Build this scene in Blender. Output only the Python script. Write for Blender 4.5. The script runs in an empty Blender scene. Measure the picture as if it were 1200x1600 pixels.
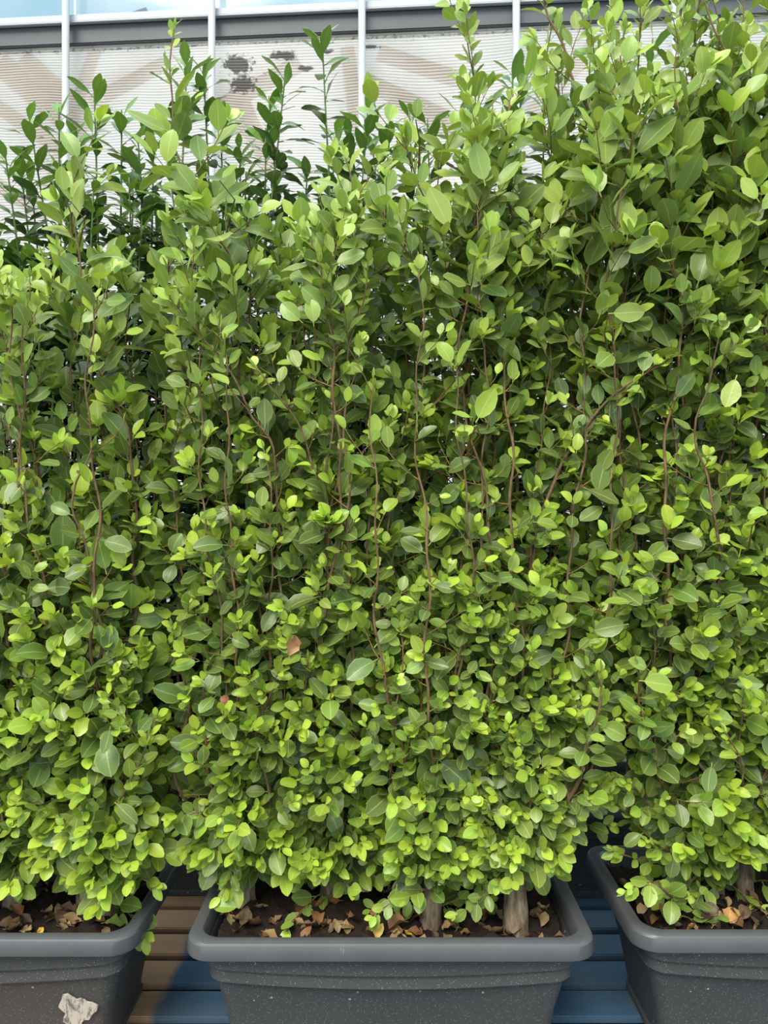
import bpy, math, random
import numpy as np
from mathutils import Vector, Matrix
# ------------------------------------------------------------------ camera
CZ = 1.55
F = 1200.0
sc = bpy.context.scene
cam = bpy.data.cameras.new('camera'); cam.sensor_fit = 'VERTICAL'; cam.sensor_height = 36.0; cam.lens = 27.0
cam.clip_end = 200
camo = bpy.data.objects.new('camera', cam); sc.collection.objects.link(camo)
camo.location = (0, 0, CZ); camo.rotation_euler = (math.pi/2, 0, 0)
sc.camera = camo
# ------------------------------------------------------------------ sky, sun, exposure
w = bpy.data.worlds.new('sky'); sc.world = w; w.use_nodes = True
N = w.node_tree.nodes; L = w.node_tree.links; N.clear()
out = N.new('ShaderNodeOutputWorld'); bg = N.new('ShaderNodeBackground')
tc = N.new('ShaderNodeTexCoord'); nz = N.new('ShaderNodeTexNoise')
nz.inputs['Scale'].default_value = 3.2; nz.inputs['Detail'].default_value = 5
rp = N.new('ShaderNodeValToRGB')
rp.color_ramp.elements[0].position = .46; rp.color_ramp.elements[0].color = (.42, .60, .70, 1)
rp.color_ramp.elements[1].position = .66; rp.color_ramp.elements[1].color = (1.0, 1.0, 1.0, 1)
L.new(tc.outputs['Generated'], nz.inputs['Vector']); L.new(nz.outputs['Fac'], rp.inputs['Fac'])
L.new(rp.outputs['Color'], bg.inputs['Color']); bg.inputs['Strength'].default_value = 1.2
L.new(bg.outputs[0], out.inputs['Surface'])
sun = bpy.data.lights.new('sun', 'SUN'); sun.energy = 2.4; sun.angle = math.radians(34); sun.color = (1.0, .94, .82)
suno = bpy.data.objects.new('sun', sun); sc.collection.objects.link(suno)
suno.rotation_euler = Vector((.28, .62, -.80)).to_track_quat('-Z', 'Y').to_euler()   # light travels right, away and down
sc.view_settings.view_transform = 'Standard'; sc.view_settings.look = 'None'
sc.view_settings.exposure = 0.90; sc.view_settings.gamma = 1; sc.view_settings.use_curve_mapping = False

rng = np.random.default_rng(11); random.seed(11)
PI = math.pi
def at(px, py, Y): return np.array([(px-600)/F*Y, Y, CZ-(py-800)/F*Y])

# ------------------------------------------------------------------ material helpers
class NT:
    def __init__(s, name):
        s.m = bpy.data.materials.new(name); s.m.use_nodes = True
        s.n = s.m.node_tree.nodes; s.l = s.m.node_tree.links; s.n.clear()
        s.out = s.n.new('ShaderNodeOutputMaterial')
    def add(s, t, **k):
        d = s.n.new('ShaderNode'+t)
        for a, b in k.items():
            if a in d.inputs: s.set(d.inputs[a], b)
            else: setattr(d, a, b)
        return d
    def set(s, inp, v):
        if isinstance(v, bpy.types.NodeSocket): s.l.new(v, inp)
        else: inp.default_value = v
    def math(s, op, a, b=0.0, c=None):
        d = s.n.new('ShaderNodeMath'); d.operation = op
        s.set(d.inputs[0], a); s.set(d.inputs[1], b)
        if c is not None: s.set(d.inputs[2], c)
        return d.outputs[0]
    def mix(s, f, a, b, mode='MIX'):
        d = s.n.new('ShaderNodeMix'); d.data_type = 'RGBA'; d.blend_type = mode
        s.set(d.inputs[0], f); s.set(d.inputs[6], a); s.set(d.inputs[7], b)
        return d.outputs[2]
    def noise(s, scale, vec=None, detail=3, rough=.5):
        d = s.n.new('ShaderNodeTexNoise'); d.inputs['Scale'].default_value = scale
        d.inputs['Detail'].default_value = detail; d.inputs['Roughness'].default_value = rough
        if vec is not None: s.l.new(vec, d.inputs['Vector'])
        return d.outputs['Fac']
    def ramp(s, f, stops):
        d = s.n.new('ShaderNodeValToRGB'); e = d.color_ramp.elements
        while len(e) < len(stops): e.new(.5)
        for x, (p, c) in zip(e, stops):
            x.position = p; x.color = (c, c, c, 1) if isinstance(c, (int, float)) else tuple(c)+(1,)
        s.set(d.inputs[0], f); return d.outputs[0]
    def obco(s): return s.add('TexCoord').outputs['Object']
    def geo(s): return s.add('NewGeometry')
    def mapping(s, vec, scale):
        d = s.n.new('ShaderNodeMapping'); s.l.new(vec, d.inputs['Vector']); d.inputs['Scale'].default_value = scale
        return d.outputs[0]
    def bump(s, h, strength=.3, dist=.01):
        d = s.n.new('ShaderNodeBump'); d.inputs['Strength'].default_value = strength; d.inputs['Distance'].default_value = dist
        s.l.new(h, d.inputs['Height']); return d.outputs[0]
    def pbsdf(s, col, rough=.5, normal=None, spec=.5):
        d = s.n.new('ShaderNodeBsdfPrincipled')
        s.set(d.inputs['Base Color'], col); s.set(d.inputs['Roughness'], rough); d.inputs['Specular IOR Level'].default_value = spec
        if normal is not None: s.l.new(normal, d.inputs['Normal'])
        return d
    def done(s, sh): s.l.new(sh, s.out.inputs['Surface']); return s.m

def rgb(r, g, b): return (r, g, b, 1)

def leaf_material(name, rough, trans, vein=(.55, .68, .22), back=(.20, .27, .12), spec=.5, mott=.12):
    t = NT(name)
    tint = t.add('Attribute', attribute_name='tint').outputs['Color']
    oi = t.add('ObjectInfo').outputs['Color']
    col = t.mix(1.0, tint, oi, 'MULTIPLY')
    uv = t.add('UVMap').outputs['UV']
    sx = t.add('SeparateXYZ', Vector=uv).outputs
    d = t.math('ABSOLUTE', t.math('SUBTRACT', sx[0], .5))
    mid = t.math('LESS_THAN', d, .028)
    edge = t.ramp(d, [(.42, 0.), (.5, 1.)])
    g = t.geo()
    n1 = t.noise(55, g.outputs['Position'], 2)
    col = t.mix(t.math('MULTIPLY', n1, mott*2), col, t.mix(1., col, rgb(.55, .62, .5), 'MULTIPLY'))
    col = t.mix(t.math('MULTIPLY', mid, .35), col, rgb(*vein))
    col = t.mix(t.math('MULTIPLY', edge, .25), col, rgb(*vein))  # rim highlight put into the colour as a paler leaf edge
    bk = t.mix(.40, col, rgb(*back))
    col2 = t.mix(g.outputs['Backfacing'], col, bk)
    nb = t.bump(t.noise(120, g.outputs['Position'], 2), .12, .004)
    p = t.pbsdf(col2, rough, nb, spec)
    tr = t.add('BsdfTranslucent', Color=t.mix(1., col, rgb(1.25, 1.25, .55), 'MULTIPLY'))
    ms = t.add('MixShader'); ms.inputs[0].default_value = trans
    t.l.new(p.outputs[0], ms.inputs[1]); t.l.new(tr.outputs[0], ms.inputs[2])
    return t.done(ms.outputs[0])

M = {}
M['leaf'] = leaf_material('hedge_leaf', .36, .25)
M['laurel'] = leaf_material('laurel_leaf', .27, .22, vein=(.30, .45, .14), back=(.12, .20, .08))
def dead_material():
    t = NT('dead_leaf'); oi = t.add('ObjectInfo').outputs['Color']; g = t.geo()
    n = t.noise(60, g.outputs['Position'], 4, .65)
    c = t.mix(n, t.mix(1., oi, rgb(1.25, 1.2, 1.1), 'MULTIPLY'), t.mix(1., oi, rgb(.45, .36, .28), 'MULTIPLY'))
    p = t.pbsdf(c, .65, t.bump(n, .4, .006)); return t.done(p.outputs[0])
M['dead'] = dead_material()
def bark_material(name, c0, c1, scale, rough=.85):
    t = NT(name); g = t.geo(); v = t.mapping(g.outputs['Position'], (1, 1, .25))
    n = t.noise(scale, v, 5, .65); n2 = t.noise(18, g.outputs['Position'], 3)
    c = t.mix(t.ramp(n, [(.35, 0.), (.65, 1.)]), rgb(*c0), rgb(*c1))
    c = t.mix(t.math('MULTIPLY', n2, .5), c, t.mix(1., c, rgb(.5, .48, .45), 'MULTIPLY'))
    return t.done(t.pbsdf(c, rough, t.bump(n, .9, .008), .3).outputs[0])
M['bark'] = bark_material('trunk_bark', (.11, .075, .045), (.36, .27, .18), 55)
M['stem'] = bark_material('stem_bark', (.12, .07, .035), (.26, .16, .08), 90, .6)
M['twig'] = bark_material('twig_bark', (.17, .10, .035), (.34, .23, .07), 120, .55)
M['gstem'] = bark_material('green_stem', (.08, .13, .03), (.15, .22, .06), 60, .5)

def link(o): sc.collection.objects.link(o); return o
def tag(o, label=None, cat=None, group=None, kind=None):
    for k, v in (('label', label), ('category', cat), ('group', group), ('kind', kind)):
        if v: o[k] = v
    return o
def empty(name, loc=(0, 0, 0)):
    o = bpy.data.objects.new(name, None); o.location = loc; o.empty_display_size = .1; return link(o)
def mkmesh(name, V, Fc, mat, uv=None, tint=None, smooth=True):
    me = bpy.data.meshes.new(name); me.from_pydata([tuple(v) for v in V], [], Fc); me.materials.append(mat)
    if smooth: me.polygons.foreach_set('use_smooth', [True]*len(me.polygons))
    me.update(); return me
def mkobj(name, me, parent=None, loc=None):
    o = bpy.data.objects.new(name, me); link(o)
    if parent is not None: o.parent = parent
    if loc is not None: o.location = loc
    return o

# ------------------------------------------------------------------ large structure
def floor():
    t = NT('dark_floor'); g = t.obco(); n = t.noise(1.5, g, 6, .6)
    wv = t.add('TexWave', Vector=g, Scale=90.0); c = t.mix(n, rgb(.030, .030, .031), rgb(.075, .072, .066))  # near-black colour puts the shade of the trough gaps into the floor
    m = t.done(t.pbsdf(c, .8, t.bump(wv.outputs['Fac'], .3, .002)).outputs[0])
    me = mkmesh('floor', [(-14, -9, 0), (14, -9, 0), (14, 14, 0), (-14, 14, 0)], [(0, 1, 2, 3)], m, smooth=False)
    tag(mkobj('floor', me), kind='structure')
floor()

YAW = math.radians(-4); WY = 6.1
def box_mesh(name, lo, hi, mat, bev=0):
    (x0, y0, z0), (x1, y1, z1) = lo, hi
    V = [(x0,y0,z0),(x1,y0,z0),(x1,y1,z0),(x0,y1,z0),(x0,y0,z1),(x1,y0,z1),(x1,y1,z1),(x0,y1,z1)]
    Fc = [(0,3,2,1),(4,5,6,7),(0,1,5,4),(1,2,6,5),(2,3,7,6),(3,0,4,7)]
    me = mkmesh(name, V, Fc, mat, smooth=False)
    if bev:
        import bmesh
        bm = bmesh.new(); bm.from_mesh(me)
        bmesh.ops.bevel(bm, geom=bm.edges[:], offset=bev, segments=2, affect='EDGES'); bm.to_mesh(me); bm.free()
    return me
def bar_mesh(name, a, b, wid, th, mat):
    a, b = np.array(a, float), np.array(b, float); d = b-a; d /= np.linalg.norm(d)
    n = np.array([0, 1., 0]); s = np.cross(d, n); s /= np.linalg.norm(s)
    V = [p+s*sx*wid/2+n*sy*th/2 for p in (a, b) for sx, sy in ((-1,-1),(1,-1),(1,1),(-1,1))]
    return mkmesh(name, V, [(0,1,2,3),(7,6,5,4),(0,4,5,1),(1,5,6,2),(2,6,7,3),(3,7,4,0)], mat, smooth=False)

def wall():
    # ribbed shade screen, translucent, sagging slightly between its fixings
    t = NT('screen_cloth'); o = t.obco()
    n = t.noise(2.2, o, 5, .6); n2 = t.noise(30, o, 4, .7)
    c = t.mix(t.ramp(n, [(.35, 0.), (.7, 1.)]), rgb(.70, .62, .555), rgb(.60, .525, .46))
    s = t.add('SeparateXYZ', Vector=o).outputs
    def blot(cx, cz, rx, rz):
        dx = t.math('DIVIDE', t.math('SUBTRACT', s[0], cx), rx); dz = t.math('DIVIDE', t.math('SUBTRACT', s[2], cz), rz)
        r = t.math('SQRT', t.math('ADD', t.math('MULTIPLY', dx, dx), t.math('MULTIPLY', dz, dz)))
        v = t.math('SUBTRACT', t.math('ADD', t.math('SUBTRACT', 1.0, r), t.math('MULTIPLY', t.math('SUBTRACT', n2, .5), 1.9)), .10)
        return t.ramp(v, [(.12, 0.), (.34, 1.)])
    m = None
    for b in ((-1.175, 5.14, .17, .115), (-1.13, 4.97, .15, .105), (-.80, 5.20, .16, .06), (-.62, 5.09, .09, .035), (-.10, 5.24, .10, .03), (-.45, 5.22, .06, .03)):
        k = blot(*b); m = k if m is None else t.math('MAXIMUM', m, k)
    zz = t.math('DIVIDE', t.math('SUBTRACT', s[2], 5.315), .045)
    top = t.math('SUBTRACT', t.math('SUBTRACT', 1., t.math('ABSOLUTE', zz)), t.math('MULTIPLY', t.math('SUBTRACT', .62, n2), 4.2))
    m = t.math('MAXIMUM', m, t.ramp(top, [(.4, 0.), (.8, .8)]))
    c = t.mix(t.math('MULTIPLY', m, .88), c, rgb(.085, .075, .065))
    p = t.pbsdf(c, .7); tr = t.add('BsdfTranslucent', Color=c); tp = t.add('BsdfTransparent')
    a = t.add('MixShader'); a.inputs[0].default_value = .45; t.l.new(p.outputs[0], a.inputs[1]); t.l.new(tr.outputs[0], a.inputs[2])
    b = t.add('MixShader'); t.set(b.inputs[0], t.math('MULTIPLY', t.math('SUBTRACT', 1., m), .13)); t.l.new(a.outputs[0], b.inputs[1]); t.l.new(tp.outputs[0], b.inputs[2])
    mat = t.done(b.outputs[0])
    us = np.linspace(-7.5, 7.5, 171); V = []; Fc = []
    zs = np.arange(1.5, 5.36, .0235); prof = ((0, 0.), (.14, .010), (.5, .015), (.86, .010))
    rows = []
    for z in zs:
        for (f, dep) in prof: rows.append((z+f*.0235, -dep))
    rows = [(0.0, 0.0)]+rows+[(5.36, 0.)]
    for z, dep in rows:
        sag = .012*np.sin(us*4.1+z*1.7)+.010*np.sin(us*9.3+z*3)+.02*np.sin(us*1.3+z)
        k = min(1, max(0, (5.36-z)/.5))
        bul = .03*np.sin(us*2.64+.6)*k+.015*np.sin(us*5+z*2.2)*k
        for u, a_, b_ in zip(us, sag*k, bul): V.append((u, dep+b_, z+a_))
    nu = len(us)
    for r in range(len(rows)-1):
        for i in range(nu-1):
            q = r*nu+i; Fc.append((q, q+1, q+nu+1, q+nu))
    me = mkmesh('wall_back', V, Fc, mat)
    W = mkobj('wall_back', me); W.location = (0, WY, 0); W.rotation_euler = (0, 0, YAW); tag(W, kind='structure')
    t = NT('white_paint'); n = t.noise(8, t.obco(), 4)
    white = t.done(t.pbsdf(t.mix(n, rgb(.45, .46, .47), rgb(.38, .39, .40)), .4).outputs[0])
    t = NT('grey_gutter'); n = t.noise(3, t.mapping(t.obco(), (.4, 1, 6)), 5)
    grey = t.done(t.pbsdf(t.mix(n, rgb(.050, .055, .058), rgb(.085, .09, .094)), .5).outputs[0])
    t = NT('tan_matte'); n = t.noise(12, t.obco(), 4)
    tan = t.done(t.pbsdf(t.mix(n, rgb(.38, .27, .15), rgb(.48, .36, .22)), .8).outputs[0])
    t = NT('glass'); g = t.add('BsdfGlossy'); g.inputs['Roughness'].default_value = .05; tp = t.add('BsdfTransparent', Color=rgb(.66, .71, .73))
    ms = t.add('MixShader'); ms.inputs[0].default_value = .07; t.l.new(tp.outputs[0], ms.inputs[1]); t.l.new(g.outputs[0], ms.inputs[2])
    glass = t.done(ms.outputs[0])
    mkobj('gutter_beam', box_mesh('gutter_beam', (-7.5, -.05, 5.345), (7.5, .06, 5.50), grey, .008), W)
    mkobj('white_rail', box_mesh('white_rail', (-7.5, -.085, 5.50), (7.5, .09, 5.565), white, .010), W)
    mkobj('drip_lip', box_mesh('drip_lip', (-7.5, -.095, 5.49), (7.5, -.06, 5.503), white, .003), W)
    posts = [-2.543+1.19*k for k in range(-4, 9)]
    pm = None
    for k, u in enumerate(posts):
        if pm is None:
            sg = 12; V = []; Fc = []
            for zi, z in enumerate((0, 6.6)):
                for i in range(sg): V.append((.029*math.cos(2*PI*i/sg), .029*math.sin(2*PI*i/sg), z))
            for i in range(sg): Fc.append((i, (i+1) % sg, sg+(i+1) % sg, sg+i))
            Fc.append(tuple(range(sg))[::-1]); Fc.append(tuple(range(sg, 2*sg)))
            pm = mkmesh('post', V, Fc, white)
        mkobj('post', pm, W, (u, -.135, 0))
    pane = box_mesh('pane', (-.585, .0, 0), (.585, .006, .95), glass)
    for u in posts[:-1]: mkobj('pane', pane, W, (u+.595, .02, 5.57))
    def wl(px, py, back):         # pixel -> wall-local point
        s_ = (px-600)/F; u = s_*WY/(math.cos(YAW)-s_*math.sin(YAW)); Y = WY+u*math.sin(YAW)
        return (u, back, CZ-(py-800)/F*Y)
    for (a, b, wd) in (((-15, 85), (120, 200), .17), ((25, 75), (120, 165), .12), ((-30, 145), (100, 235), .10), ((250, 85), (130, 150), .10),
                       ((140, 60), (60, 300), .09), ((465, 85), (330, 160), .12), ((370, 145), (420, 260), .13), ((560, 110), (700, 175), .12),
                       ((590, 68), (720, 112), .11), ((540, 60), (556, 200), .10), ((400, 210), (330, 150), .10), ((610, 140), (740, 215), .10),
                       ((60, 330), (-60, 250), .10), ((930, 60), (830, 170), .11), ((1040, 190), (900, 210), .12), ((1120, 80), (1240, 170), .12)):
        mkobj('tan_bar', bar_mesh('tan_bar', wl(*a, .12), wl(*b, .12), wd*1.15, .02, tan), W)  # diagonal tan bars set just behind the cloth
    for (a, b, wd) in (((120, 24), (215, -8), .075), ((385, 13), (450, -14), .07), ((515, 12), (512, -20), .04), ((1130, 0), (1150, -20), .04)):
        mkobj('roof_strut', bar_mesh('roof_strut', wl(*a, .22), wl(*b, .22), wd, .03, white), W)
wall()

# ------------------------------------------------------------------ pallets
DECK = .15
def pallets():
    t = NT('blue_boards'); o = t.obco(); g = t.geo()
    n = t.noise(14, t.mapping(g.outputs['Position'], (.35, 2, 2)), 6, .65); n2 = t.noise(5, g.outputs['Position'], 4, .6)
    blue = t.mix(n, rgb(.022, .090, .185), rgb(.075, .125, .165))
    blue = t.mix(t.ramp(n2, [(.45, 0.), (.75, .75)]), blue, rgb(.12, .12, .115))
    wood = t.mix(n, rgb(.34, .175, .08), rgb(.55, .33, .17))
    sx = t.add('SeparateXYZ', Vector=g.outputs['Position']).outputs[0]
    bare = t.ramp(t.math('ADD', sx, t.math('MULTIPLY', t.math('SUBTRACT', n2, .5), .10)), [(-.66+.5+.0, 1.), (-.63+.5, 0.)])
    sh = t.math('ADD', sx, .5)     # ramp runs on 0..1, so the paint edge at x = -0.645 is shifted in
    bare = t.ramp(t.math('ADD', t.math('ADD', sx, 1.), t.math('MULTIPLY', t.math('SUBTRACT', n2, .5), .10)), [(.345, .85), (.372, 0.)])
    c = t.mix(bare, blue, wood)
    mat = t.done(t.pbsdf(c, .6, t.bump(n, .35, .004)).outputs[0])
    for k, (x0, x1, lab) in enumerate(((-1.66, -.015, 'worn blue timber pallet with bare brown boards seen between left and middle troughs'),
                                       (.015, 1.66, 'blue painted timber pallet seen between middle and right troughs'))):
        cx = (x0+x1)/2; r = tag(empty('timber_pallet', (cx, 2.2, 0)), lab, 'pallet', 'pallets under the troughs')
        hw = (x1-x0)/2
        plank = box_mesh('plank', (-hw, -.0595, -.022), (hw, .0595, 0), mat, .004)
        k0 = 1.515*(CZ-.15)
        for i in range(-3, 9):
            mkobj('plank', plank, r, (0, k0+.152*i+.07-2.2, DECK-random.random()*.003))
        blk = box_mesh('bearer', (-.05, -.70, 0), (.05, 1.02, DECK-.0255), mat, .004)
        for x in (-hw+.06, 0, hw-.06): mkobj('bearer', blk, r, (x, .15, 0))
pallets()

# ------------------------------------------------------------------ troughs
RIM = CZ-1.03; HW, HD = .50, .26; TY = 1.83+HD
def ring(inset, z, bow=0., rc=.065, n=7, sub=14):
    hx, hy = HW-inset, HD-inset; r = max(.015, rc-inset*.35); P = []
    for (sx, sy, a0) in ((1, 1, 0), (-1, 1, PI/2), (-1, -1, PI), (1, -1, 3*PI/2)):
        for i in range(n+1):
            a = a0+PI/2*i/n; P.append((sx*(hx-r)+r*math.cos(a), sy*(hy-r)+r*math.sin(a)))
        nx = {0: (-(hx-r), hy), PI/2: (-hx, -(hy-r)), PI: (hx-r, -hy), 3*PI/2: (hx, hy-r)}[a0]
        p = P[-1]
        for i in range(1, sub): f = i/sub; P.append((p[0]+(nx[0]-p[0])*f, p[1]+(nx[1]-p[1])*f))
    return [(x, y, z-bow*(1-(x/hx)**2)*(abs(y) > hy*.6)) for x, y in P]
def loft(rings, close_end=True):
    V = []; Fc = []; n = len(rings[0])
    for r in rings: V += r
    for k in range(len(rings)-1):
        for i in range(n): a = k*n+i; b = k*n+(i+1) % n; Fc.append((a, b, b+n, a+n))
    if close_end: Fc.append(tuple(range((len(rings)-1)*n, len(rings)*n))[::-1])
    return V, [f[::-1] for f in Fc]
def trough_mats():
    t = NT('speckled_plastic'); o = t.obco()
    v = t.add('TexVoronoi', Vector=o, Scale=250.0); sp = t.math('LESS_THAN', v.outputs['Distance'], .21)
    pick = t.math('GREATER_THAN', t.add('SeparateColor', Color=v.outputs['Color']).outputs[0], .62)
    v2 = t.add('TexVoronoi', Vector=o, Scale=32.0); sp2 = t.math('LESS_THAN', v2.outputs['Distance'], .11)
    pick2 = t.math('GREATER_THAN', t.add('SeparateColor', Color=v2.outputs['Color']).outputs[1], .8)
    f = t.math('MAXIMUM', t.math('MULTIPLY', sp, pick), t.math('MULTIPLY', sp2, pick2))
    n = t.noise(5, o, 4, .6)
    c = t.mix(n, rgb(.042, .040, .040), rgb(.062, .060, .059)); c = t.mix(t.math('MULTIPLY', f, .75), c, rgb(.36, .35, .32))
    body = t.done(t.pbsdf(c, .55, t.bump(t.noise(260, o, 2), .15, .002), .4).outputs[0])
    t = NT('rim_plastic'); o = t.obco(); n = t.noise(9, o, 5, .65); sc_ = t.noise(26, t.mapping(o, (1.5, 1, .4)), 6, .7)
    c = t.mix(n, rgb(.066, .067, .071), rgb(.092, .093, .097)); c = t.mix(t.ramp(sc_, [(.66, 0.), (.74, .6)]), c, rgb(.32, .32, .31))
    rim = t.done(t.pbsdf(c, t.ramp(n, [(.3, .32), (.7, .46)]), t.bump(sc_, .08, .002), .5).outputs[0])
    return body, rim
MB_, MR_ = trough_mats()
def trough_meshes():
    T = RIM-DECK
    B = [(.050, -.030, 0), (.046, -.046, .003), (.0400, -.081, .020), (.0412, -.0835, .020), (.0530, -.0825, .020), (.0475, -.1150, .022), (.0487, -.1175, .022),
         (.0620, -.1165, .022), (.0625, -.1260, .019), (.068, -.155, .008), (.084, -.22, 0), (.106, -T+.02, 0), (.100, -T+.016, 0), (.100, -T+.001, 0)]
    outer = [ring(i, z, b) for i, z, b in B]
    inner = [ring(.112, -T+.03), ring(.075, -.10), ring(.050, -.030)]
    V, Fc = loft(outer+[ring(.118, -T+.001), ring(.13, -T+.03)][:1]+[], True)
    V2, F2 = loft(inner[::-1], True)
    k = len(V); V += V2; Fc += [tuple(i+k for i in f) for f in F2]
    body = mkmesh('body', V, Fc, MB_)
    R = [(.046, -.040), (.006, -.044), (.001, -.042), (.000, -.038), (.0025, -.009), (.006, -.0035), (.012, -.0005), (.026, .001), (.034, -.002), (.039, -.009), (.043, -.030), (.055, -.085)]
    Vr, Fr = loft([ring(i, z) for i, z in R], False)
    rim = mkmesh('rim', Vr, [f[::-1] for f in Fr][::-1], MR_)
    for me in (body, rim):
        import bmesh
        bm = bmesh.new(); bm.from_mesh(me); bmesh.ops.recalc_face_normals(bm, faces=bm.faces[:]); bm.to_mesh(me); bm.free()
        me.set_sharp_from_angle(angle=math.radians(30))
    return body, rim
BODY, RIMM = trough_meshes()
def soil_mat():
    t = NT('potting_soil'); g = t.geo(); n = t.noise(45, g.outputs['Position'], 6, .7); n2 = t.noise(220, g.outputs['Position'], 3, .7)
    c = t.mix(n, rgb(.010, .007, .006), rgb(.045, .028, .020)); c = t.mix(t.ramp(n2, [(.62, 0.), (.75, .7)]), c, rgb(.13, .075, .045))
    h = t.math('ADD', n, t.math('MULTIPLY', n2, .5))
    return t.done(t.pbsdf(c, .95, t.bump(h, 1., .012), .2).outputs[0])
SOIL = soil_mat()
def hsh(x, y):
    return (.006*np.sin(31*x+1.3*np.sin(23*y))+.005*np.sin(47*y+2*np.sin(19*x))+.004*np.sin(83*x+61*y)+.003*np.sin(140*x-97*y)+.0025*np.sin(210*y+130*x))
SOILZ = RIM-.040
def soil_z(x, y): return SOILZ+hsh(x, y)+.012*np.exp(-((y-2.1)/.12)**2)
TX = (-1.105, .016, 1.112, -.56, .57)
TR = []
for k, (x, lab) in enumerate(zip(TX, ('dark grey plastic trough with a pale peeled mark on its front, at left edge',
                                      'dark grey speckled plastic trough in the middle, seen whole from end to end',
                                      'dark grey speckled plastic trough at the right edge with a low seedling behind its rim',
                                      'shaded rear trough glimpsed in the dark gap between left and middle troughs',
                                      'shaded rear trough glimpsed in the dark gap between middle and right troughs'))):
    ty = TY+(.02, 0, .035, .87, .86)[k]
    r = tag(empty('planting_trough', (x, ty, RIM)), lab, 'planter', 'plastic planting troughs'); TR.append((x, ty))
    mkobj('body', BODY, r); mkobj('rim', RIMM, r)
    hx, hy = HW-.066, HD-.066; nx, ny = 90, 44; V = []; Fc = []
    for j in range(ny+1):
        for i in range(nx+1):
            X = x-hx+2*hx*i/nx; Y = ty-hy+2*hy*j/ny
            V.append((X, Y, soil_z(X, Y)+rng.normal(0, .0022)))
    for j in range(ny):
        for i in range(nx): q = j*(nx+1)+i; Fc.append((q, q+1, q+nx+2, q+nx+1))
    o = mkobj('potting_soil', mkmesh('potting_soil', V, Fc, SOIL))
    tag(o, 'dark crumbly potting soil filling the %s trough' % ('left', 'middle', 'right', 'rear left', 'rear right')[k], 'soil', None, 'stuff')
    if k == 0:    # pale flaking mark on the front of the left trough
        t = NT('pale_mark'); oo = t.obco(); n = t.noise(70, t.mapping(oo, (1, 1, .35)), 5, .7)
        c = t.mix(t.ramp(n, [(.42, 0.), (.52, 1.)]), rgb(.13, .12, .11), rgb(.47, .41, .34))
        pm = t.done(t.pbsdf(c, .8).outputs[0])
        cx, cz = (125-600)/F*1.95-x, None
        V = [(0, 0, 0)]; Fc = []; rr = []
        nn = 26
        for i in range(nn):
            a = 2*PI*i/nn; rad = .045*(1+.22*math.sin(3*a+1)+.12*math.sin(7*a))
            V.append((rad*.95*math.cos(a), 0, rad*math.sin(a)))
        for i in range(nn): Fc.append((0, 1+i, 1+(i+1) % nn))
        V += [(p[0], .004, p[2]) for p in V]; n0 = nn+1
        Fc += [tuple(q+n0 for q in f)[::-1] for f in Fc[:nn]]
        Fc += [(1+i, n0+1+i, n0+1+(i+1) % nn, 1+(i+1) % nn) for i in range(nn)]
        mk = mkobj('peeled_mark', mkmesh('peeled_mark', V, Fc, pm, smooth=False), r)
        mk.location = (cx, -HD+.0765, -.222); mk.rotation_euler = (.22, 0, .0)
        tag(mk, 'pale flaking patch on the trough front')

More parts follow.
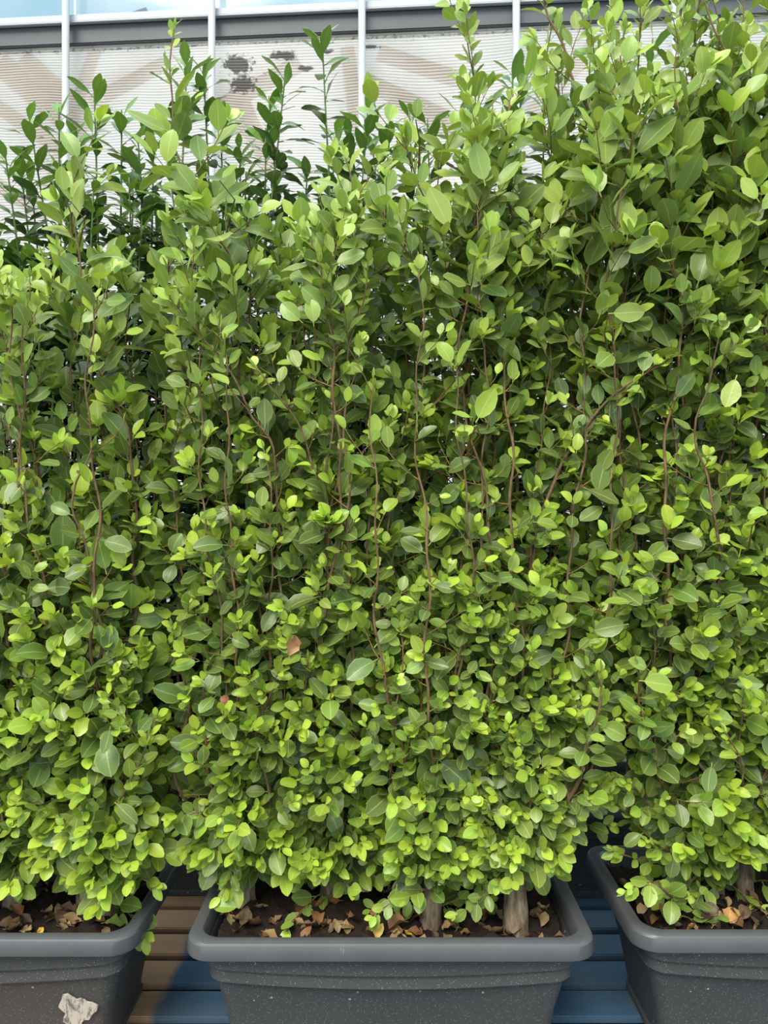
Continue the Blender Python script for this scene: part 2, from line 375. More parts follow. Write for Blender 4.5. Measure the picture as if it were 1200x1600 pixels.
# ------------------------------------------------------------------ leaf shapes
def leaf_shape(sp, seed):
    r = np.random.default_rng(seed); st = [0, .065, .25, .49, .74, .925, 1.0]; us = [0, .25, .5, .75, 1]
    if sp == 'hedge':
        W = r.uniform(.56, .74); skew = r.uniform(.94, 1.16); cup = r.uniform(.04, .20); droop = r.uniform(-.15, .75)
        wave = r.uniform(.0, .05); pet = .16; wf = lambda v: W/2*(math.sin(PI*v**skew))**.60*(1-.18*v**4)
    elif sp == 'bud':
        W = .42; cup = .42; droop = r.uniform(-.5, -.1); wave = 0; pet = .08; wf = lambda v: W/2*math.sin(PI*v)**.9
    elif sp == 'laurel':
        W = r.uniform(.40, .50); cup = r.uniform(.03, .12); droop = r.uniform(.0, .7); wave = r.uniform(.01, .035); pet = .13
        wf = lambda v: W/2*(math.sin(PI*v**1.08))**.85
    else:
        W = r.uniform(.60, .85); cup = r.uniform(-.35, .75); droop = r.uniform(-1.3, 1.3); wave = r.uniform(.08, .20); pet = .18
        wf = lambda v: W/2*(math.sin(PI*v**.95))**.75
    ph = r.uniform(0, 6.28); tw = r.uniform(-.35, .35); asym = r.uniform(-.05, .05)
    # spine
    y, z, ys, zs, ths = pet, 0., [], [], []; pv = 0
    for v in st:
        th = -droop*(v-.15); dv = (v-pv)*(1-pet*.0); y += dv*math.cos(th); z += dv*math.sin(th); pv = v; ys.append(y); zs.append(z); ths.append(th)
    V, UV = [], []
    def pt(k, u):
        v = st[k]; hw = wf(v); s = (u-.5)*2; x = s*hw+asym*math.sin(PI*v)
        h = cup*hw*abs(s)**1.6*1.4+wave*math.sin(2*PI*1.6*v+ph+(1.5 if s > 0 else 0))*abs(s)*math.sin(PI*v)
        a = tw*v; xx = x*math.cos(a)-h*math.sin(a); hh = x*math.sin(a)+h*math.cos(a)
        th = ths[k]; V.append((xx, ys[k]-hh*math.sin(th), zs[k]+hh*math.cos(th))); UV.append((u, v))
    pt(0, .5)
    for k in range(1, 6):
        for u in us: pt(k, u)
    pt(6, .5); tip = 26
    Fc = [(0, 1+i+1, 1+i) for i in range(4)]
    for k in range(4):
        for i in range(4): a = 1+k*5+i; Fc.append((a, a+1, a+6, a+5))
    Fc += [(21+i, 21+i+1, tip) for i in range(4)]
    b = len(V); hw = .022
    for (yy, zz, q) in ((0, 0, 1.), (pet+.04, 0, .8)):
        for (dx, dz) in ((-hw*q, .5*hw), (hw*q, .5*hw), (0, -hw*q)): V.append((dx, yy, zz+dz)); UV.append((.5, 0))
    Fc += [(b, b+1, b+4, b+3), (b+1, b+2, b+5, b+4), (b+2, b, b+3, b+5)]
    # first face fan winding fix: upper side must face +z
    Fc = [f[::-1] if k < 4 else f for k, f in enumerate(Fc)]
    Fc[:4] = [(0, 1+i+1, 1+i) for i in range(4)]
    return np.array(V, float), Fc, np.array(UV, float)
def face_up(V, Fc):
    o = []
    for k, f in enumerate(Fc):
        if k < 24:
            a, b, c = V[f[0]], V[f[1]], V[f[2]]
            if np.cross(b-a, c-a)[2] < 0: f = f[::-1]
        o.append(tuple(f))
    return o
SHAPES = {}
for sp, n in (('hedge', 12), ('bud', 2), ('laurel', 6), ('dead', 8)):
    SHAPES[sp] = []
    for i in range(n):
        V, Fc, UV = leaf_shape(sp, 100+i+len(sp)*37); Fc = face_up(V, Fc)
        mat = M['laurel'] if sp == 'laurel' else M['dead'] if sp == 'dead' else M['leaf']
        me = mkmesh('leaf', V, Fc, mat)
        uvl = me.uv_layers.new(name='UVMap'); li = np.zeros(len(me.loops), int); me.loops.foreach_get('vertex_index', li)
        uvl.data.foreach_set('uv', UV[li].astype(np.float32).ravel())
        at_ = me.color_attributes.new('tint', 'FLOAT_COLOR', 'POINT'); at_.data.foreach_set('color', np.ones(len(V)*4, np.float32))
        SHAPES[sp].append(dict(V=V, F=Fc, UV=UV, me=me))

def nrm(v): return v/(np.linalg.norm(v)+1e-9)
UP = np.array([0, 0, 1.]); FR = np.array([0, -1., 0])
class Foliage:
    """leaves of one plant: position, frame, size, shape, colour"""
    def __init__(s): s.L = []
    def add(s, p, d, n, l, sp, col, wide=1.):
        d = nrm(d); n = nrm(n-d*np.dot(n, d)); x = np.cross(d, n)
        vi = int(rng.integers(len(SHAPES[sp])))
        R = np.column_stack([x*l*wide, d*l, n*l])
        s.L.append((np.asarray(p, float), R, sp, vi, col))
def tube(path, rad, sides=5, cap=True, rough=0):
    path = np.asarray(path, float); n = len(path); V = []; Fc = []
    for k in range(n):
        d = nrm(path[min(k+1, n-1)]-path[max(k-1, 0)])
        a = np.array([1., 0, 0]) if abs(d[0]) < .8 else np.array([0, 1., 0])
        x = nrm(np.cross(d, a)); y = np.cross(d, x)
        for i in range(sides):
            t = 2*PI*i/sides; r = rad[k]*(1+(rng.uniform(-rough, rough) if rough else 0))
            V.append(path[k]+(x*math.cos(t)+y*math.sin(t))*r)
    for k in range(n-1):
        for i in range(sides): a = k*sides+i; b = k*sides+(i+1) % sides; Fc.append((a, b, b+sides, a+sides))
    if cap: Fc += [tuple(range(sides))[::-1], tuple(range((n-1)*sides, n*sides))]
    return V, Fc
class Acc:
    def __init__(s): s.V = []; s.F = []
    def tube(s, *a, **k):
        V, Fc = tube(*a, **k); b = len(s.V); s.V += V; s.F += [tuple(i+b for i in f) for f in Fc]
def spline(P, step=.03):
    P = [np.asarray(p, float) for p in P]; P = [2*P[0]-P[1]]+P+[2*P[-1]-P[-2]]; out = []
    for i in range(1, len(P)-2):
        n = max(2, int(np.linalg.norm(P[i+1]-P[i])/step))
        for k in range(n):
            t = k/n; a, b, c, d = P[i-1:i+3]
            out.append(.5*((2*b)+(-a+c)*t+(2*a-5*b+4*c-d)*t*t+(-a+3*b-3*c+d)*t**3))
    out.append(P[-2]); return np.array(out)

# leaf colours: old leaves deep green, new ones lime, blended paler with height
OLD = np.array([.094, .136, .040]); MIDC = np.array([.200, .282, .048]); LIME = np.array([.40, .53, .052]); APPLE = np.array([.35, .46, .10])
def leaf_col(age, z):
    """age 0 = newest at the tip .. 1 = oldest"""
    age = min(1, max(0, age))**.62; hi = min(1, max(0, (z-1.75)/.45)); new = LIME*(1-hi*.55)+APPLE*hi*.55
    mid = MIDC*(1-hi*.75)+APPLE*.9*hi*.75
    c = new*(1-age*2)+mid*age*2 if age < .5 else mid*(2-2*age)+OLD*(1+.55*hi)*(2*age-1)
    return c*rng.uniform(.85, 1.15)*np.array([rng.uniform(.9, 1.1), 1, rng.uniform(.85, 1.15)])

ZF = [.45, .70, 1.0, 1.35, 1.6, 1.85, 2.1, 2.6, 3.0]; YF = [1.93, 1.87, 1.86, 1.89, 1.96, 1.95, 1.78, 1.80, 1.85]
def yfront(z): return np.interp(z, ZF, YF)

def twig_with_leaves(fo, tw, p0, d0, length, size, young=1.0, rad=.0022, base_age=1.0, up=.5, bare=.12):
    n = 6; p = np.array(p0, float); d = nrm(np.array(d0, float)); path = [p.copy()]
    for k in range(n):
        d = nrm(d+UP*up/n+rng.normal(0, .07, 3)); p = p+d*length/n; path.append(p.copy())
    path = np.array(path); tw.tube(path, np.linspace(rad, rad*.45, n+1), sides=4, cap=False)
    az = rng.uniform(0, 6.28); s = bare*length
    while s < length:
        f = s/length; k = min(int(f*n), n-1); t = f*n-k; q = path[k]*(1-t)+path[k+1]*t; a = nrm(path[k+1]-path[k])
        put_leaf(fo, q, a, az, (1-f)*base_age, size*(1-.40*f**2)*rng.uniform(.72, 1.18), f)
        az += 2.4+rng.normal(0, .25); s += max(.014, size*.40)*(1-.35*f)
    for k in range(int(rng.integers(1, 4))):     # newest leaves at the tip
        put_leaf(fo, path[-1], nrm(path[-1]-path[-2]), az, .0, size*rng.uniform(.30, .66), 1.)
        az += 2.1
def put_leaf(fo, q, a, az, age, l, f):
    x = nrm(np.cross(a, UP+FR*.3+.01)); y = np.cross(a, x); r = x*math.cos(az)+y*math.sin(az)
    be = (1.15-.62*f)*rng.uniform(.85, 1.15)
    d = r*math.sin(be)+a*math.cos(be); z = q[2]
    low = min(1, max(0, (1.75-z)/.6))
    d = d+UP*(-.42*low*(1-f*.6)+.12*(1-low))+FR*.22*low+rng.normal(0, .10, 3)
    n = UP*(.62-.10*low)+FR*(.55+.30*low)+a*.2+rng.normal(0, .24, 3)
    p = q+nrm(d)*l*.05
    if p[1]+nrm(d)[1]*l*.6 < yfront(z)-.03 and rng.random() < .8: return
    fo.add(p, d, n, l, 'hedge' if (l > .018 or rng.random() < .7) else 'bud', leaf_col(age, z), rng.uniform(.88, 1.1))

SHRUBS = []
# the biggest single leaves: shrub, leaf base and tip in photograph pixels, distance, age
BIG = [(2, 757, 285, 742, 216, 1.86, .3), (2, 775, 292, 816, 250, 1.86, .35), (2, 702, 357, 667, 287, 1.86, .3), (1, 490, 506, 486, 460, 1.86, .25), (1, 470, 502, 434, 468, 1.87, .3),
       (0, 288, 548, 248, 552, 1.86, .45), (0, 292, 604, 256, 585, 1.87, .5), (0, 328, 583, 360, 602, 1.87, .1), (0, 345, 520, 376, 508, 1.87, .35), (3, 955, 490, 1013, 487, 1.85, .35),
       (2, 706, 568, 686, 526, 1.85, .15), (2, 713, 570, 740, 528, 1.85, .2), (2, 746, 656, 777, 602, 1.85, .12), (2, 742, 666, 708, 682, 1.85, .1), (2, 736, 652, 703, 646, 1.85, .2),
       (3, 836, 816, 877, 818, 1.86, .3), (3, 986, 940, 940, 944, 1.84, .2), (3, 978, 976, 926, 984, 1.86, .6), (7, 1003, 1064, 1062, 1070, 1.82, .25), (7, 1012, 1046, 984, 1026, 1.82, .3),
       (7, 1000, 1120, 962, 1090, 1.84, .3), (7, 992, 1125, 1030, 1135, 1.85, .4), (3, 938, 1132, 988, 1155, 1.84, .3), (4, 172, 1138, 160, 1182, 1.86, .75), (4, 182, 1256, 220, 1288, 1.86, .6),
       (4, 176, 1028, 128, 1052, 1.88, .85), (4, 168, 1020, 176, 975, 1.88, .85), (0, 352, 578, 340, 545, 1.88, .5), (4, 100, 300, 96, 255, 1.9, .3), (4, 112, 312, 124, 270, 1.9, .3),
       (8, 1112, 1195, 1105, 1245, 1.86, .55), (9, 1200, 800, 1172, 797, 1.85, .1), (8, 1150, 590, 1132, 640, 1.86, .15), (3, 905, 160, 940, 120, 1.95, .4),
       (8, 1165, 150, 1200, 110, 1.85, .45), (2, 650, 185, 655, 150, 1.9, .4), (0, 345, 280, 372, 255, 1.92, .35), (1, 620, 1385, 615, 1430, 1.90, .55), (0, 330, 1415, 372, 1412, 1.89, .2)]

def hedge_shrub(label, base, trunk_r, tips, heroes=(), xr=None, low=.62, tw_gap=.061, lean=0, stub=None, split=.16, group=None, hero_r=.0055, basal=17, ls=1.0):
    """tips: list of leader end points (world); heroes: list of full leader paths (world points)"""
    r = tag(empty('hedge_shrub', base), label, 'shrub', group or 'broadleaf hedge shrubs in the troughs')
    fo = Foliage(); tw = Acc(); b = np.array(base, float); stems = []
    top = b+np.array([lean, .01, split])
    path = spline([b+np.array([0, 0, -.03]), b+np.array([rng.normal(0, .006), 0, split*.4]), top], .02)
    kk = np.linspace(0, 1, len(path)); rad = trunk_r*(1.0+.45*np.exp(-kk*7)-.12*kk)*(1+.05*np.sin(kk*21))
    V, Fc = tube(path, rad, 12, True, .07); mkobj('trunk', mkmesh('trunk', np.array(V)-b, Fc, M['bark']), r)
    allp = [(spline(h, .03), True) for h in heroes]
    for tip in tips:
        t = np.array(tip, float); o = np.array([rng.normal(0, trunk_r*.4), rng.normal(0, trunk_r*.4), -.03]); s = top+o
        f1, f2 = .33, .7
        m1 = s*(1-f1)+t*f1+np.array([(t[0]-s[0])*.42+rng.normal(0, .03), (t[1]-s[1])*.25+rng.normal(0, .02), 0])
        m2 = s*(1-f2)+t*f2+np.array([(t[0]-s[0])*.15+rng.normal(0, .03), (t[1]-s[1])*.1+rng.normal(0, .02), 0])
        allp.append((spline([s, m1, m2, t], .03), False))
    for path, hero in allp:
        n = len(path); L_ = n*.03; w1, w2 = rng.uniform(0, 6.28, 2); tt = np.arange(n)*.03; k_ = np.clip(np.arange(n)/8, 0, 1)
        path = path+np.column_stack([(.010*np.sin(tt*11+w1)+.005*np.sin(tt*29+w2))*k_, .008*np.sin(tt*14+w2)*k_, 0*tt])
        r0 = (hero_r if hero else rng.uniform(.0032, .0055)); kk = np.linspace(0, 1, n)
        V, Fc = tube(path, r0*(1-.78*kk)+.0008, 6, True); stems.append(mkmesh('stem', np.array(V)-b, Fc, M['stem']))
        az = rng.uniform(0, 6.28); s = 0
        while s < L_-.03:
            i = min(int(s/.03), n-2); q = path[i]; a = nrm(path[i+1]-path[i]); z = q[2]; s += tw_gap*(.7 if hero else 1)*rng.uniform(.7, 1.3); az += 2.4
            if z < low-.12+rng.random()*.12-(.1 if hero and L_ < .9 else 0): continue
            rem = L_-s
            h = np.array([math.cos(az), math.sin(az)*.9-.42, 0]); h = nrm(h)
            big = 1+.48*min(1, max(0, (z-1.85)/.3))*(z < 2.6)+.15*(q[1] > 2.05)
            if rem < .30:      # end of the leader: large leaves set straight on it
                f = 1-rem/.30
                for j in range(2):
                    put_leaf(fo, q, a, az+j*2.3, (1-f)*.8, .064*big*ls*(1-.45*f*f)*rng.uniform(.55, 1.15), f*.9)
                if rng.random() < (.35 if z < 2 else .5): twig_with_leaves(fo, tw, q, h*.7+a*.8, .06+.10*rng.random(), .05*big, 1, .0016, .7)
                continue
            ln = rng.uniform(.06, .16)*(1.15 if z < 1.0 else 1.0)*(1.3 if z > 1.85 else 1)
            if h[1] < 0: ln = min(ln, max(.035, (q[1]-yfront(z))*1.15))
            if xr is not None:
                e = q[0]+h[0]*ln
                if e < xr[0] or e > xr[1]: ln *= .45
            dr = h+UP*(rng.uniform(.15, .7) if z > .85 else rng.uniform(-.15, .45))
            twig_with_leaves(fo, tw, q, dr, ln, (.065 if h[1] < .2 else .084)*big*ls*rng.uniform(.85, 1.12), 1, .002, rng.uniform(.75, 1.0), up=.5 if z > .8 else .15)
        a = nrm(path[-1]-path[-2])
        for j in range(5): put_leaf(fo, path[-1]-a*.008*j, a, az+j*2.2, .02*j, rng.uniform(.02, .036), 1.)
        for j in range(2):
            x = nrm(np.cross(a, FR)); fo.add(path[-1], a+x*(.12 if j else -.12), (x if j else -x)*-1+UP*.2, rng.uniform(.024, .034), 'bud', APPLE*rng.uniform(.9, 1.1))
    for (si, bx, by, tx_, ty_, Y, age) in BIG:
        if si != len(SHRUBS): continue
        p, q = at(bx, by, Y), at(tx_, ty_, Y-.012); l = np.linalg.norm(q-p)*.95
        fo.add(p-(q-p)*.08, q-p, FR*.65+UP*.55+rng.normal(0, .28, 3), l*.9, 'hedge', leaf_col(age, p[2]), 1.)
        tw.tube([p-(q-p)*.08, p+np.array([rng.normal(0, .012), .04, -.035]), p+np.array([rng.normal(0, .02), .13, -.09])], [.0014, .002, .0028], sides=4, cap=False)
    for k in range(basal):          # low sprays that hide the foot of the plant
        z0 = rng.uniform(.02, split+.14); q = b+np.array([lean*z0/split+rng.normal(0, .012), 0, z0]); an = rng.uniform(-.25*PI, 1.25*PI)
        if math.sin(an) > .45 and z0 < .15: z0 += .13
        h = np.array([math.cos(an), -math.sin(an)*.8, 0]); ln = rng.uniform(.10, .21)
        if q[1]+h[1]*ln < yfront(q[2])-.01: ln = max(.05, (yfront(q[2])-.01-q[1])/h[1])
        twig_with_leaves(fo, tw, q, h+UP*rng.uniform(-.12, .65), ln, rng.uniform(.048, .066)*ls, 1, .0026, rng.uniform(.6, .95), up=-.35, bare=.22)
    for me in stems: mkobj('stem', me, r)
    if stub is not None:
        p, q, rr = stub; V, Fc = tube(spline([p, q], .02), [rr]*len(spline([p, q], .02)), 10, True, .08)
        mkobj('cut_stub', mkmesh('cut_stub', np.array(V)-b, Fc, M['bark'], smooth=False), r)
    if tw.V:
        tag(mkobj('twigs', mkmesh('twigs', np.array(tw.V)-b, tw.F, M['twig']), r), kind='stuff')
    SHRUBS.append((r, b, fo)); return r, fo, tw

# contour of the top of the front hedge, in photograph pixels
CX = [-200, 0, 60, 110, 170, 230, 262, 330, 400, 450, 545, 600, 680, 715, 760, 800, 850, 1200, 1500]
CY = [390, 425, 405, 320, 395, 385, 345, 310, 325, 340, 310, 335, 250, 200, 180, 160, 30, -40, -60]
def tips_for(x0, x1, n, Y0=1.85, Y1=2.22, drop=420, first=.0):
    T = []
    for i in range(n):
        x = x0+(x1-x0)*(i+rng.uniform(.2, .8))/n; Y = rng.uniform(Y0, Y1)
        px = 600+x/2.0*F; cy = np.interp(px, CX, CY)
        py = cy+(drop*rng.random()**1.5 if i % 3 else rng.uniform(0, 60))
        T.append(at(px, py, Y)*np.array([1, 1, 1])); T[-1][0] = x
    rng.shuffle(T); return T
def short_tips(x0, x1, n):
    T = []
    for i in range(n):
        z = rng.uniform(.95, 1.7); T.append(np.array([x0+(x1-x0)*(i+rng.random())/n, yfront(z)+rng.uniform(.04, .12), z]))
    return T
def base(px, py, Y): p = at(px, py, Y); p[2] = soil_z(p[0], p[1])-.002; return p

# middle trough
hedge_shrub('leftmost hedge shrub in the middle trough, one tall shoot rising above the laurels', base(385, 1400, 2.08), .026,
            tips_for(-.60, -.20, 11)+short_tips(-.57, -.22, 6), xr=(-.60, .2),
            heroes=[[base(385, 1400, 2.08)+np.array([-.01, .0, .13]), at(385, 800, 2.06), at(365, 450, 2.02), at(305, 320, 2.0), at(275, 190, 2.0), at(263, 42, 2.0)],
                    [base(385, 1400, 2.08)+np.array([.01, .0, .13]), at(440, 800, 1.97), at(385, 640, 1.93), at(320, 520, 1.9), at(300, 480, 1.9)]])
hedge_shrub('second hedge shrub from the left in the middle trough, trunk hidden by leaves', base(515, 1410, 2.12), .028,
            tips_for(-.30, .06, 11)+short_tips(-.28, .04, 6),
            heroes=[[base(515, 1410, 2.12)+np.array([0, 0, .13]), at(530, 900, 2.0), at(470, 690, 1.93), at(425, 600, 1.9), at(405, 575, 1.89)],
                    [base(515, 1410, 2.12)+np.array([0.01, 0, .13]), at(525, 700, 2.05), at(545, 420, 2.0), at(540, 235, 2.0)]])
hedge_shrub('hedge shrub on a slim knotted trunk just right of centre in the middle trough', base(672, 1440, 2.0), .026,
            tips_for(-.08, .30, 11)+short_tips(-.04, .28, 6), low=.70, basal=12,
            heroes=[[base(672, 1440, 2.0)+np.array([0, 0, .13]), at(720, 900, 2.0), at(735, 510, 2.0), at(650, 420, 1.95), at(600, 330, 1.9)],
                    [base(672, 1440, 2.0)+np.array([0, 0, .13]), at(700, 800, 2.05), at(755, 420, 2.05), at(745, 200, 2.05), at(718, 12, 2.05)],
                    [base(672, 1440, 2.0)+np.array([0, 0, .13]), at(760, 900, 2.05), at(775, 450, 2.0), at(690, 350, 1.95), at(640, 260, 1.9), at(620, 215, 1.88)]])
hedge_shrub('hedge shrub on the thick pale gnarled trunk near the right end of the middle trough', base(806, 1452, 1.97), .031,
            tips_for(.20, .70, 13)+short_tips(.2, .57, 6), xr=(-.2, .62), lean=-.01, split=.2, hero_r=.0085, basal=9, low=.76,
            heroes=[[base(806, 1452, 1.97)+np.array([0, 0, .17]), at(940, 900, 2.1), at(965, 600, 2.1), at(958, 400, 2.1), at(950, 250, 2.1), at(885, 90, 2.1), at(850, 10, 2.1), at(840, -60, 2.1)],
                    [base(806, 1452, 1.97)+np.array([0, 0, .17]), at(830, 900, 2.0), at(900, 680, 1.95), at(970, 610, 1.92), at(1050, 560, 1.9)],
                    [base(806, 1452, 1.97)+np.array([0, 0, .17]), at(890, 1250, 1.93), at(920, 1150, 1.88), at(938, 1050, 1.84)],
                    [base(806, 1452, 1.97)+np.array([0, 0, .15]), at(880, 1300, 1.95), at(930, 1250, 1.93), at(948, 1225, 1.92)],
                    [base(806, 1452, 1.97)+np.array([0, 0, .17]), at(900, 1250, 2.05), at(925, 1050, 2.0), at(930, 960, 1.98)],
                    [base(806, 1452, 1.97)+np.array([0, 0, .17]), at(800, 800, 2.05), at(800, 400, 2.0), at(790, 255, 1.95), at(800, 150, 1.95)]])
# left trough
hedge_shrub('hedge shrub at the right end of the left trough, beside the sawn stem', base(168, 1415, 2.05), .021,
            tips_for(-.98, -.57, 12, drop=330)+short_tips(-.98, -.6, 10), xr=(-1.3, -.585), ls=1.15, basal=8,
            heroes=[[base(168, 1415, 2.05)+np.array([0, 0, .13]), at(215, 800, 2.0), at(150, 560, 1.98), at(125, 400, 1.98), at(103, 262, 1.98)],
                    [base(168, 1415, 2.05)+np.array([0, 0, .13]), at(150, 950, 1.93), at(120, 780, 1.9), at(140, 700, 1.9)],
                    [base(168, 1415, 2.05)+np.array([0, 0, .13]), at(190, 1240, 1.92), at(230, 1150, 1.88)]],
            stub=(base(130, 1405, 2.06)-np.array([0, 0, .02]), base(130, 1405, 2.06)+np.array([.0, 0, .06]), .017))
hedge_shrub('hedge shrub rising at the left edge of the frame in the left trough', base(20, 1400, 2.06), .022,
            tips_for(-1.28, -.90, 10, drop=330)+short_tips(-1.1, -.88, 7), ls=1.15, basal=8)
hedge_shrub('hedge shrub of the left trough standing mostly beyond the left edge', base(-160, 1400, 2.08), .022,
            tips_for(-1.58, -1.2, 5, drop=330)+short_tips(-1.3, -1.15, 3))
# right trough
hedge_shrub('hedge shrub at the left end of the right trough, beside the round cut stump', base(1118, 1392, 2.12), .022,
            tips_for(.54, .92, 12, drop=380)+short_tips(.62, .95, 9), xr=(.57, 1.5), ls=1.1, split=.22,
            heroes=[[base(1118, 1392, 2.12)+np.array([0, 0, .13]), at(1080, 900, 2.1), at(1070, 500, 2.1), at(1075, 320, 2.1), at(1080, 150, 2.1), at(1060, 0, 2.1), at(1050, -80, 2.1)],
                    [base(1118, 1392, 2.12)+np.array([0, 0, .13]), at(1060, 1400, 2.0), at(1010, 1375, 1.9), at(975, 1390, 1.88)],
                    [base(1118, 1392, 2.12)+np.array([0, 0, .16]), at(1050, 1250, 2.0), at(1005, 1140, 1.9), at(995, 1040, 1.83)],
                    [base(1118, 1392, 2.12)+np.array([0, 0, .16]), at(1040, 1290, 2.02), at(1000, 1230, 1.97), at(975, 1215, 1.95)],
                    [base(1118, 1392, 2.12)+np.array([0, 0, .18]), at(1040, 1180, 2.1), at(985, 1050, 2.05), at(975, 940, 2.0), at(975, 900, 1.98)],
                    [base(1118, 1392, 2.12)+np.array([0, 0, .16]), at(1050, 1330, 1.98), at(1010, 1310, 1.93)],
                    [base(1118, 1392, 2.12)+np.array([0, 0, .14]), at(1040, 1310, 2.1), at(990, 1270, 2.1), at(965, 1245, 2.08)],
                    [base(1118, 1392, 2.12)+np.array([0, 0, .12]), at(1050, 1345, 2.05), at(1000, 1340, 2.02), at(968, 1330, 2.0)],
                    [base(1118, 1392, 2.12)+np.array([0, 0, .13]), at(1120, 900, 1.95), at(1095, 700, 1.92), at(1110, 600, 1.9), at(1125, 510, 1.9)]],
            stub=(base(1112, 1428, 2.0)-np.array([0, 0, .02]), base(1112, 1428, 2.0)+np.array([-.012, -.012, .045]), .022))
hedge_shrub('hedge shrub of the right trough at the right edge with a slanting pale trunk', base(1165, 1400, 2.12), .024,
            tips_for(.84, 1.2, 10, drop=380)+short_tips(.86, 1.1, 7), lean=.06, split=.28, ls=1.1,
            heroes=[[base(1165, 1400, 2.12)+np.array([.05, 0, .22]), at(1200, 900, 2.05), at(1170, 500, 2.0), at(1150, 200, 1.98), at(1120, 60, 1.98), at(1090, -60, 1.98)]])
hedge_shrub('hedge shrub of the right trough standing mostly beyond the right edge', base(1370, 1400, 2.1), .022,
            tips_for(1.15, 1.5, 6, drop=350)+short_tips(1.1, 1.3, 3))

# ------------------------------------------------------------------ laurels behind
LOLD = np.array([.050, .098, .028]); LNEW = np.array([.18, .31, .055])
def laurel(label, bx, Y, tips):
    r = tag(empty('laurel_shrub', (bx, Y, SOILZ-.01)), label, 'shrub', 'laurel shrubs behind the hedge'); b = np.array([bx, Y, SOILZ-.01]); fo = Foliage()
    V, Fc = tube([b-[0, 0, .02], b+[0, 0, .1], b+[0, 0, .2]], [.026, .022, .02], 9, True); mkobj('trunk', mkmesh('trunk', np.array(V)-b, Fc, M['bark']), r)
    for k, (px, py, Yt) in enumerate(tips):
        t = at(px, py, Yt); s = b+np.array([rng.normal(0, .01), 0, .15]); m = s*.68+t*.32+np.array([(t[0]-bx)*.5+rng.normal(0, .08), rng.normal(0, .07), 0])
        path = spline([s, m, t], .03); n = len(path); kk = np.linspace(0, 1, n)
        V, Fc = tube(path, .009*(1-.7*kk), 6, True); mkobj('stem', mkmesh('stem', np.array(V)-b, Fc, M['gstem']), r)
        az = rng.uniform(0, 6.28)
        i = 0.
        while i < n-1:
            j = int(i); q = path[j]; a = nrm(path[j+1]-path[j]); rem = (n-j)*.03; f = max(0, 1-rem/.35)
            if q[2] > SOILZ+.08:
                x = nrm(np.cross(a, FR)); y = np.cross(a, x); rr = x*math.cos(az)+y*math.sin(az); be = (1.2-.55*f)*rng.uniform(.8, 1.2)
                d = rr*math.sin(be)+a*math.cos(be)+UP*(.1-.2*(1-f))+rng.normal(0, .08, 3)
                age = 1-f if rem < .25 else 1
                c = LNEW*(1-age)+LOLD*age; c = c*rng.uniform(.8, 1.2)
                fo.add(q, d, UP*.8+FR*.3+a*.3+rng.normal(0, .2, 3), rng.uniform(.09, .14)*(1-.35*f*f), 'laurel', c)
            az += 2.4+rng.normal(0, .2); i += (.8 if f < .5 else .5)*(1. if q[2] > 2.2 else .85)
    SHRUBS.append((r, b, fo))
def fill(px0, px1, py0, py1, n):
    n *= 3; return [(px0+(px1-px0)*(k+rng.random())/n, rng.uniform(py0, py1+(120 if k % 2 else 0)), rng.uniform(2.72, 3.2)) for k in range(n)]
laurel('dark laurel shrub behind the hedge at the left edge of view', -.97, 2.97, [(8, 240, 2.8), (45, 182, 2.9), (92, 168, 2.8), (-60, 210, 2.9)]+fill(-90, 110, 240, 420, 7))
laurel('dark laurel shrub behind the left trough with two upright leafy tips before a white pole', -.80, 2.97, [(147, 140, 2.8), (190, 172, 2.8), (120, 200, 3.0), (215, 210, 2.8)]+fill(100, 260, 250, 420, 7))
laurel('dark laurel shrub behind the tallest left hedge shoot', -.60, 2.97, [(292, 95, 2.85), (318, 105, 2.9), (240, 200, 3.), (345, 175, 2.9)]+fill(240, 400, 210, 400, 6))
laurel('dark laurel shrub with the tallest laurel tip, standing clear against the pale screen', -.30, 2.97, [(503, 48, 2.8), (446, 112, 2.8), (420, 150, 2.9), (415, 200, 2.85)]+fill(390, 540, 200, 400, 6))
laurel('dark laurel shrub right of the tallest laurel tip, against the pale screen', -.14+.31, 2.97, [(575, 165, 2.8), (606, 195, 2.85), (640, 175, 2.9), (668, 185, 2.9), (545, 210, 2.9)]+fill(530, 700, 220, 400, 6))
laurel('dark laurel shrub glimpsed behind the high shoots right of centre', .44, 2.97, [(800, 105, 2.8), (815, 130, 2.9), (760, 180, 2.9), (850, 120, 2.9)]+fill(720, 900, 170, 400, 7))
laurel('dark laurel shrub glimpsed behind the tall foliage at upper right', .70, 2.97, [(1020, 60, 2.9), (960, 110, 2.9), (1060, 140, 2.9)]+fill(920, 1110, 160, 400, 7))
laurel('dark laurel shrub at the right edge almost hidden behind the hedge', .96, 2.97, [(1190, 110, 2.9), (1150, 160, 2.9)]+fill(1110, 1300, 160, 400, 6))

